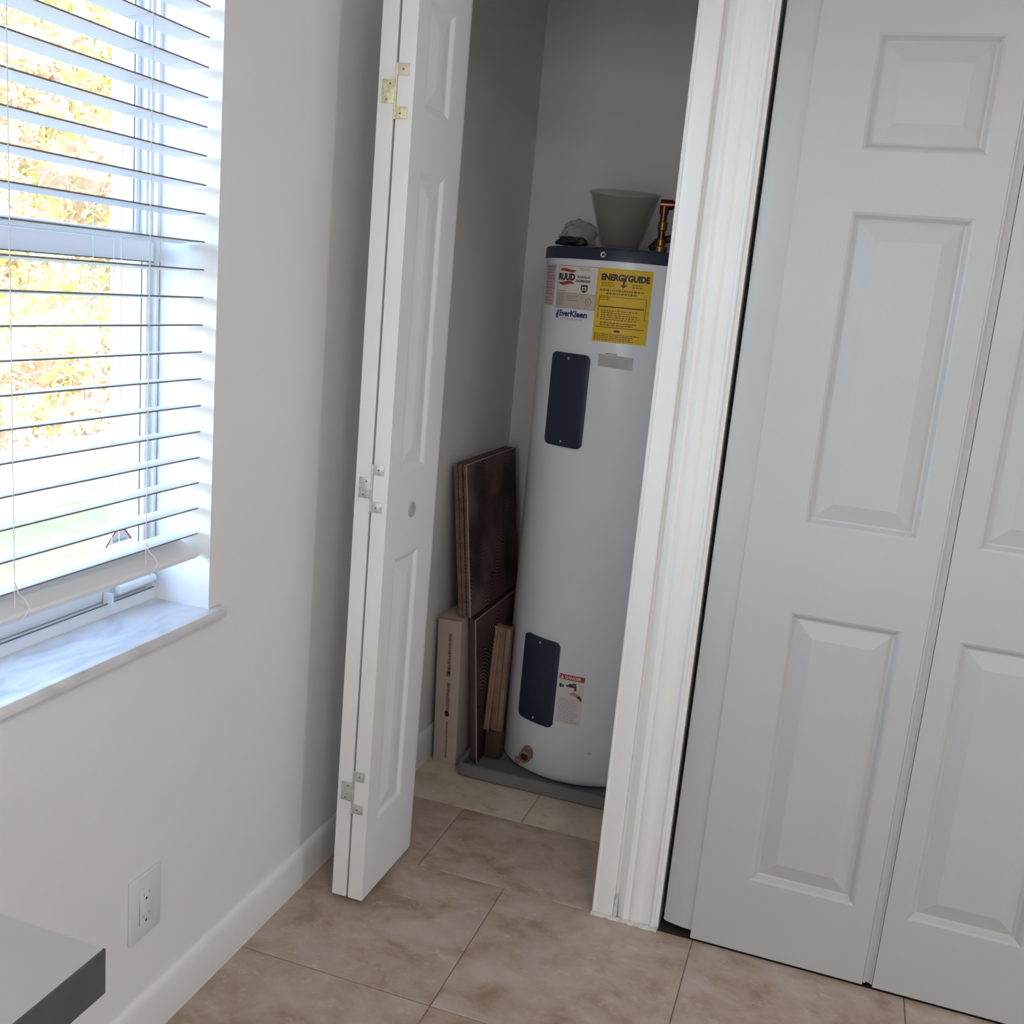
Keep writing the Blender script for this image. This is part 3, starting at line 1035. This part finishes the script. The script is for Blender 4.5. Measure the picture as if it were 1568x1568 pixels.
# yellow guide label
P = patch(-100.0, -67.3, 1.268, 1.4565, HR, .0004).build('energy_label', M_YELLOW, heater)
text_mesh('ENERGYGUIDE', -97.9, 1.4265, .0215, R1, P, M_INK, bold=.0013, sx=.885)
mb = MB()
patch(-84.6, -83.4, 1.4145, 1.434, R1, .0002, mb=mb)
mb.add([cyl_pt(-86.2, 1.4165, R1 + .0002), cyl_pt(-81.8, 1.4165, R1 + .0002), cyl_pt(-84.0, 1.408, R1 + .0002)], [(0, 1, 2)])
mb.build('arrow', M_INK, P)
mb = fuzz(-97.5, -89, 1.409, 1.422, 3, R1, seed=11)
fuzz(-79, -72, 1.409, 1.421, 2, R1, seed=12, mb=mb)
fuzz(-98, -70, 1.398, 1.4035, 1, R1, h=.8, seed=13, mb=mb)
fuzz(-94, -75, 1.390, 1.3955, 1, R1, h=.8, seed=14, mb=mb)
fuzz(-98, -91, 1.374, 1.388, 3, R1, h=.5, seed=15, mb=mb)
for (a0, a1, z0, z1) in ((-98, -69.5, 1.384, 1.3852), (-98, -97.6, 1.33, 1.385), (-69.9, -69.5, 1.33, 1.385), (-98.5, -69.5, 1.3055, 1.3078)):
    patch(a0, a1, z0, z1, R1, .0001, mb=mb)
fuzz(-96, -72, 1.324, 1.352, 5, R1, h=.5, seed=16, mb=mb)
fuzz(-96, -71, 1.310, 1.321, 2, R1, h=.6, seed=17, mb=mb)
fuzz(-99, -70, 1.272, 1.291, 4, R1, h=.55, seed=18, mb=mb)
mb.build('lettering', M_INKY, P)
mb = patch(-97.6, -70.5, 1.3575, 1.3605, R1 + .0001, .0002)
patch(-87, -83.5, 1.2955, 1.3005, R1 + .0001, .0002, mb=mb)
mb.build('black_bar', M_INK, P)

# name strip under the plate
P = patch(-130.9, -100.3, 1.312, 1.3425, HR, .0002).build('name_label', M_ENAMEL, heater)
text_mesh('EverKleen', -127.2, 1.3245, .0215, R1, P, M_BLUE, bold=.0010, sx=1.12)
text_mesh('Self-Cleaning Device', -126.0, 1.3160, .0085, R1, P, M_INKG, sx=1.15)
mb = MB()
mb.add([cyl_pt(a, z, R1 + .0001) for a, z in ((-129.6, 1.316), (-128.2, 1.318), (-128.0, 1.327), (-127.6, 1.336), (-128.8, 1.342), (-129.4, 1.334), (-130.6, 1.327))],
       [tuple(range(7))])
mb.build('flame_mark', M_BLUE, P)

# faded pink notice on the left
P = patch(-150.5, -135.0, 1.348, 1.458, HR, .0003).build('faded_notice', M_PINK, heater)
mb = fuzz(-150, -136, 1.375, 1.455, 10, R1, h=.55, seed=21)
mb.build('lettering', mat('pink_ink', (0.44, 0.27, 0.27), .5), P)
mb = fuzz(-150, -136, 1.350, 1.372, 3, R1, h=.4, seed=22)
mb.build('lettering', M_INKG, P)
# grey printed block under the yellow label
P = patch(-94.6, -73.5, 1.203, 1.236, HR, .0002, tilt=-.004).build('grey_notice', M_FADE, heater)
mb = fuzz(-94, -74.5, 1.206, 1.234, 6, R1, h=.45, seed=23)
mb.build('lettering', mat('grey_ink2', (0.42, 0.41, 0.41), .5), P)
patch(-90.5, -83.5, 1.238, 1.2405, HR, .0003).build('heading_line', M_INKG, P)

# danger label
P = patch(-98.0, -81.2, .195, .3420, HR, .0003).build('danger_label', mat('danger_white', (.66, .64, .62), .5), heater)
patch(-98.0, -81.2, .3265, .3420, R1 - .0001, .0001).build('red_header', M_RED, P)
text_mesh('DANGER', -94.0, .3300, .0118, R1 + .0001, P, M_WHITE, bold=.0002, sx=.95)
mb = MB()
mb.add([cyl_pt(-97, .3295, R1 + .0002), cyl_pt(-94.9, .3295, R1 + .0002), cyl_pt(-95.95, .3390, R1 + .0002)], [(0, 1, 2)])
mb.build('hazard_mark', M_WHITE, P)
mb = MB()   # tap drawing
patch(-97.6, -95.8, .302, .313, R1, .0001, rad=.002, mb=mb)
patch(-95.6, -94.4, .303, .311, R1, .0001, rad=.002, mb=mb)
patch(-92.8, -87.0, .3065, .3125, R1, .0001, mb=mb)
patch(-91.2, -88.4, .311, .3165, R1, .0001, mb=mb)
patch(-88.8, -86.4, .3135, .319, R1, .0001, mb=mb)
patch(-87.4, -86.0, .298, .3125, R1, .0001, mb=mb)
mb.build('tap_drawing', M_INK, P)
mb = MB()   # hand drawing
hand = [(-90.4, .288), (-88.6, .2925), (-87.2, .2955), (-86.4, .2925), (-85.2, .2900), (-83.4, .2850), (-82.6, .2780), (-84.2, .2805), (-86.0, .2825), (-88.0, .2830), (-89.8, .2840)]
mb.add([cyl_pt(a, z, R1 + .0001) for a, z in hand], [tuple(range(len(hand)))])
mb.build('hand_drawing', M_SKIN, P)
mb = MB()
sl = [(-86.0, .2825), (-83.4, .2850), (-81.9, .2760), (-82.1, .268), (-83.6, .2745)]
mb.add([cyl_pt(a, z, R1 + .0002) for a, z in sl], [tuple(range(len(sl)))])
mb.build('sleeve_drawing', M_INK, P)
fuzz(-97, -83, .200, .272, 11, R1, h=.5, seed=31).build('lettering', mat('danger_grey', (.46, .44, .42), .5), P)
mb = MB()
patch(-74.6, -72.6, .1175, .1195, HR, .0002, mb=mb)
patch(-73.6, -71.8, .1155, .1170, HR, .0002, mb=mb)
mb.build('scratch', M_INKG, heater)

# drain valve
dv = bpy.data.objects.new('drain_valve', None)
COL.objects.link(dv)
dv.parent = heater
ad = math.radians(-116)
dv.location = (HR * math.cos(ad), HR * math.sin(ad), hz(.073))
dv.rotation_euler = (0, 0, ad + .45)
dv.scale = (1.15, 1.2, 1.2)
MB().lathe([(.012, -.004), (.0165, 0), (.0165, .006), (.0115, .007), (.0115, .022), (.0150, .023), (.0150, .034), (.0135, .036), (.0105, .036), (.0100, .028), (0, .028)],
           n=24, axis='x').build('valve_body', M_DRAIN, dv, smooth=True, angle=40)
MB().lathe([(0, .0286), (.0098, .0286), (.0098, .0282)], n=20, axis='x').build('outlet_bore', M_BLACK, dv)
h_ = MB()
h_.tube([(.016, 0, 0), (.020, -.014, -.012), (.022, -.019, -.017)], [.006, .005, .004], n=8)
h_.tube([(.022, -.012, -.020), (.022, -.019, -.017), (.022, -.024, -.010)], [.004, .006, .004], n=8)
h_.build('valve_handle', M_DRAIN, dv, smooth=True)

# pipework on top of the tank (right)
pw = bpy.data.objects.new('outlet_pipe', None)
COL.objects.link(pw)
pw.parent = heater
pw.location = (.494 - HX, .72 - HY, 0)
pp = MB()
pp.tube([(0, 0, hz(1.51)), (0, 0, hz(1.60)), (0, 0, hz(1.622))], .0095, n=14)
pp.tube([(0, 0, hz(1.618)), (.004, 0, hz(1.632)), (.016, 0, hz(1.637)), (.206, .03, hz(1.637))], .0095, n=14)
pp.build('copper_tube', M_COPPER, pw, smooth=True, angle=50)
pp = MB()
pp.lathe([(.013, hz(1.510)), (.019, hz(1.512)), (.019, hz(1.527)), (.013, hz(1.530)), (.013, hz(1.545))], n=20)
pp.build('brass_fitting', M_BRASS, pw, smooth=True, angle=40)
pp = MB()
pp.lathe([(.0095, hz(1.568)), (.0125, hz(1.570)), (.0125, hz(1.592)), (.0095, hz(1.594))], n=20)
pp.build('brass_fitting', M_BRASS, pw, smooth=True, angle=40)
pp = MB()
pp.tube([(-.012, 0, hz(1.637)), (.022, .003, hz(1.637))], .0135, n=16)
pp.tube([(0, 0, hz(1.612)), (0, 0, hz(1.632))], .0125, n=16)
pp.build('elbow_fitting', M_COPPER, pw, smooth=True, angle=50)
pp = MB()
pp.tube([(-.012, .03, hz(1.512)), (-.03, .03, hz(1.526)), (-.01, .03, hz(1.545)), (.02, .035, hz(1.552)), (.05, .04, hz(1.54))], .011, n=8)
pp.build('black_cable', M_BLACK, pw, smooth=True)

# ------------------------------------------------------------------ things on the heater
tub = empty('plastic_tub', (.380, .735, 1.513), label='frosted plastic tub standing on the water heater cap', cat='container')
mb = MB()
mb.lathe([(0, .002), (.050, .002), (.054, .006), (.082, .100), (.094, .140), (.098, .144), (.098, .147), (.092, .147), (.078, .100), (.050, .008), (0, .006)], n=48)
mb.build('tub_wall', M_TUB, tub, smooth=True, angle=40)

bagm = MB()
bm = bmesh.new()
bmesh.ops.create_icosphere(bm, subdivisions=5, radius=1.0)
for v in bm.verts:
    n1 = noise.noise(v.co * 2.2 + Vector((3, 1, 2)))
    n2 = noise.ridged_multi_fractal(v.co * 3.1, 1.0, 2.0, 4, 1.0, 2.0)
    s = 1 + .28 * n1 + .10 * (n2 - 1)
    c = v.co * s
    v.co = Vector((c.x * .048, c.y * .05, max(0.001, .028 + c.z * .042)))
me = bpy.data.meshes.new('plastic_bag')
bm.to_mesh(me); bm.free()
me.materials.append(M_FILM)
for p in me.polygons: p.use_smooth = True
o = link('plastic_bag', me)
o.location = (.262, .735, 1.512)
tag(o, 'crumpled clear plastic bag left of the tub on the water heater', 'bag')
bm = bmesh.new()
bmesh.ops.create_icosphere(bm, subdivisions=4, radius=1.0)
for v in bm.verts:
    n1 = noise.noise(v.co * 2.6 + Vector((9, 4, 2)))
    c = v.co * (1 + .35 * n1)
    v.co = Vector((c.x * .045, c.y * .03, max(0.0008, .012 + c.z * .014)))
me = bpy.data.meshes.new('black_rag')
bm.to_mesh(me); bm.free()
me.materials.append(M_BLACK)
for p in me.polygons: p.use_smooth = True
o = link('black_rag', me)
o.location = (.262, .675, 1.5095)
tag(o, 'small crumpled black rag in front of the clear plastic bag', 'rag')

# ------------------------------------------------------------------ drain pan
pan = empty('drain_pan', (.12, .48, 0), label='shallow dark grey pan under the water heater', cat='pan')
PX0, PX1, PY0, PY1, PH = .122, .692, .480, 1.066, .040
mb = MB()
def rrect(x0, x1, y0, y1, r, n=5):
    out = []
    for (cx, cy, a0) in ((x1 - r, y1 - r, 0), (x0 + r, y1 - r, 90), (x0 + r, y0 + r, 180), (x1 - r, y0 + r, 270)):
        for k in range(n + 1):
            t = math.radians(a0 + 90 * k / n)
            out.append((cx + r * math.cos(t), cy + r * math.sin(t)))
    return out
loops = [(rrect(PX0 + .006, PX1 - .006, PY0 + .006, PY1 - .006, .022), .0005), (rrect(PX0, PX1, PY0, PY1, .025), .006), (rrect(PX0 - .001, PX1, PY0 - .001, PY1, .025), PH),
         (rrect(PX0 + .006, PX1 - .006, PY0 + .006, PY1 - .006, .02), PH + .001), (rrect(PX0 + .012, PX1 - .012, PY0 + .012, PY1 - .012, .018), PH - .004),
         (rrect(PX0 + .012, PX1 - .012, PY0 + .014, PY1 - .012, .015), .010)]
vs_, fs = [], []
n = len(loops[0][0])
for lp, z in loops:
    vs_ += [(x - .12, y - .48, z) for x, y in lp]
for jx in range(len(loops) - 1):
    for k in range(n):
        fs.append((jx * n + k, jx * n + (k + 1) % n, (jx + 1) * n + (k + 1) % n, (jx + 1) * n + k))
fs.append(tuple(range(n)))
fs.append(tuple((len(loops) - 1) * n + k for k in range(n)))
mb.add(vs_, fs)
mb.build('pan_tray', M_PAN, pan, smooth=True, angle=35)

# ------------------------------------------------------------------ box, tiles, planks
def leaning(name, xb, xt, zb, zt, y0, y1, th, label, cat, group, mats, parts):
    """slab whose right face runs from xb at zb to xt at zt"""
    ang = math.atan2(xb - xt, zt - zb)
    o = empty(name, (xb, y0, zb), (0, -ang, 0), label=label, cat=cat, group=group)
    h = (zt - zb) / math.cos(ang)
    parts(o, th, y1 - y0, h)
    return o
def tile_parts(edge, face_rim):
    def f(o, th, w, h):
        me = MB().box(-th, 0, 0, w, 0, h)
        me.mi = [0, 0, 0, 1, 0, 0]
        s = me.build('tile_body', [edge, M_TROWEL], o)
        b = MB()
        b.box(-.0018, .0006, -.0006, .0022, 0, h)
        b.box(-.0018, .0006, 0, w, h - .0022, h + .0005)
        b.build('glazed_rim', face_rim, o)
    return f
GT = 'brown floor tiles stored in the closet'
labs = ['brown ceramic tile with combed mortar arcs, outermost of the upper stack', 'brown ceramic tile in the middle of the upper stack of three',
        'brown ceramic tile nearest the closet wall in the upper stack']
for (xb, xt, lab) in ((.1040, .0540, labs[0]), (.0915, .0405, labs[1]), (.0790, .0270, labs[2])):
    leaning('ceramic_tile', xb, xt, .4535, .893, .552 - .0 if lab is labs[0] else .548, .985, .0100, lab, 'tile', GT, None,
            tile_parts(M_TILEEDGE, M_GLAZE if lab is labs[0] else M_TILEEDGE))
labs = ['brown ceramic tile with a pale edge standing in the pan, outermost of the lower stack', 'brown ceramic tile between the pale-edged one and the cardboard box']
for (xb, xt, lab, yy) in ((.1600, .1200, labs[0], .553), (.1480, .1080, labs[1], .562)):
    leaning('ceramic_tile', xb, xt, .0145, .449, yy, .99, .0098, lab, 'tile', GT, None,
            tile_parts(M_TILEEDGE2, M_GLAZE if lab is labs[0] else M_TILEEDGE2))
def box_parts(o, th, w, h):
    MB().box(-th, 0, 0, w, 0, h).build('carton', M_CARD, o, bevel=.0015)
    b = MB()
    xx = -th * .45
    rnd = random.Random(5)
    for (a, c, wd) in ((.12, .37, .0045), (.44, .66, .0050), (.72, .95, .0022)):
        z = h * (1 - c)
        while z < h * (1 - a):
            l_ = rnd.uniform(.004, .012)
            b.box(xx - wd * rnd.uniform(.8, 1.2), xx + wd * rnd.uniform(.7, 1.1), -.0006, .001, z, z + l_)
            z += l_ + .0015
    for z in (h * .63, h * .36):
        b.box(xx - .009, xx + .004, -.0006, .001, z - .009, z + .006)
    b.build('printing', M_CARDINK, o)
    MB().box(-th - .0006, .0006, -.0006, .0005, h - .004, h).build('flap_edge', M_CARDINK, o)
leaning('cardboard_box', .1035, .0860, .0, .4490, .530, .985, .072, 'narrow pinkish-brown cardboard tile box standing against the closet wall', 'box', None, None, box_parts)

for (xb, zb, w, d, h, lean, y, m, lab) in (
        (.152, .098, .017, .030, .325, 1.6, .612, M_PLANK, 'tan wooden offcut standing left of a browner one beside the heater'),
        (.1715, .098, .034, .026, .322, .3, .618, M_PLANK2, 'brown wooden offcut wedged against the water heater')):
    o = empty('wood_plank', (xb, y, zb), (0, math.radians(lean), 0), label=lab, cat='plank')
    MB().box(0, w, 0, d, 0, h).build('plank_body', m, o, bevel=.0012)
    MB().box(w * .55, w * .62, -.0004, .001, .004, h - .004).build('grain_groove', M_TILEEDGE2, o)
o = MB().box(0, .048, 0, .034, 0, .0855).build('wood_block', M_WOOD2, bevel=.001)
o.location = (.161, .6115, .0115)
tag(o, 'dark wooden block in the pan under the two planks', 'block')

# ------------------------------------------------------------------ outdoors
GZ = -.22
mb = MB()
nx, ny = 60, 60
vs_, fs = [], []
for i in range(nx + 1):
    for k in range(ny + 1):
        x = -.25 - 24 * (i / nx) ** 1.6
        y = -12 + 34 * k / ny
        vs_.append((x, y, GZ + .03 * noise.noise(Vector((x * .7, y * .7, 0)))))
for i in range(nx):
    for k in range(ny):
        a = i * (ny + 1) + k
        fs.append((a, a + 1, a + ny + 2, a + ny + 1))
mb.add(vs_, fs)
lawn = mb.build('lawn', M_GRASS, smooth=True)
tag(lawn, 'sunlit green lawn outside the window', kind='structure')
hedge = empty('hedge', (-5.6, 3, GZ), label='tall dry yellow-green hedge behind the lawn outside', cat='hedge')
vs_, fs = [], []
ny, nz = 150, 60
for k in range(ny + 1):
    for q in range(nz + 1):
        y = -5 + 16 * k / ny
        z = 4.4 * q / nz
        P_ = Vector((0, y * 1.1, z * 1.1))
        d = .55 * noise.noise(P_) + .25 * noise.noise(P_ * 3.1) + .10 * noise.noise(P_ * 8)
        vs_.append((-.35 * z / 5 + d + .1, y, z))
for k in range(ny):
    for q in range(nz):
        a = k * (nz + 1) + q
        fs.append((a, a + nz + 1, a + nz + 2, a + 1))
o = MB().add(vs_, fs).build('hedge_body', M_LEAF, hedge, smooth=True)
def blades(name, count, m, l0, l1, w0, w1, up, seed):
    rnd = random.Random(seed)
    vs_, fs = [], []
    for i in range(count):
        y = rnd.uniform(-2.5, 9.5)
        z = rnd.uniform(0, 4.3)
        P_ = Vector((0, y * 1.1, z * 1.1))
        d = .55 * noise.noise(P_) + .25 * noise.noise(P_ * 3.1)
        p = Vector((-.35 * z / 5 + d + .12 + rnd.uniform(0, .18), y, z))
        dr = Vector((rnd.uniform(-.3, .9), rnd.uniform(-1, 1), rnd.uniform(-.6, 1) + up)).normalized()
        L = rnd.uniform(l0, l1)
        w = rnd.uniform(w0, w1)
        s = dr.cross(Vector((rnd.uniform(-1, 1), rnd.uniform(-1, 1), rnd.uniform(-1, 1)))).normalized() * w
        q = p + dr * L * .5 + Vector((0, 0, .05 * L))
        e = p + dr * L - Vector((0, 0, .12 * L))
        b = len(vs_)
        vs_ += [p - s * .5, p + s * .5, q + s, e, q - s]
        fs += [(b, b + 1, b + 2, b + 4), (b + 4, b + 2, b + 3)]
    o = MB().add(vs_, fs).build(name, m, hedge)
    o['kind'] = 'stuff'
blades('leaves', 26000, M_LEAF, .05, .13, .008, .022, .1, 1)
blades('dry_stems', 5000, M_STRAW, .15, .45, .003, .007, .5, 2)
bpy.context.view_layer.update()
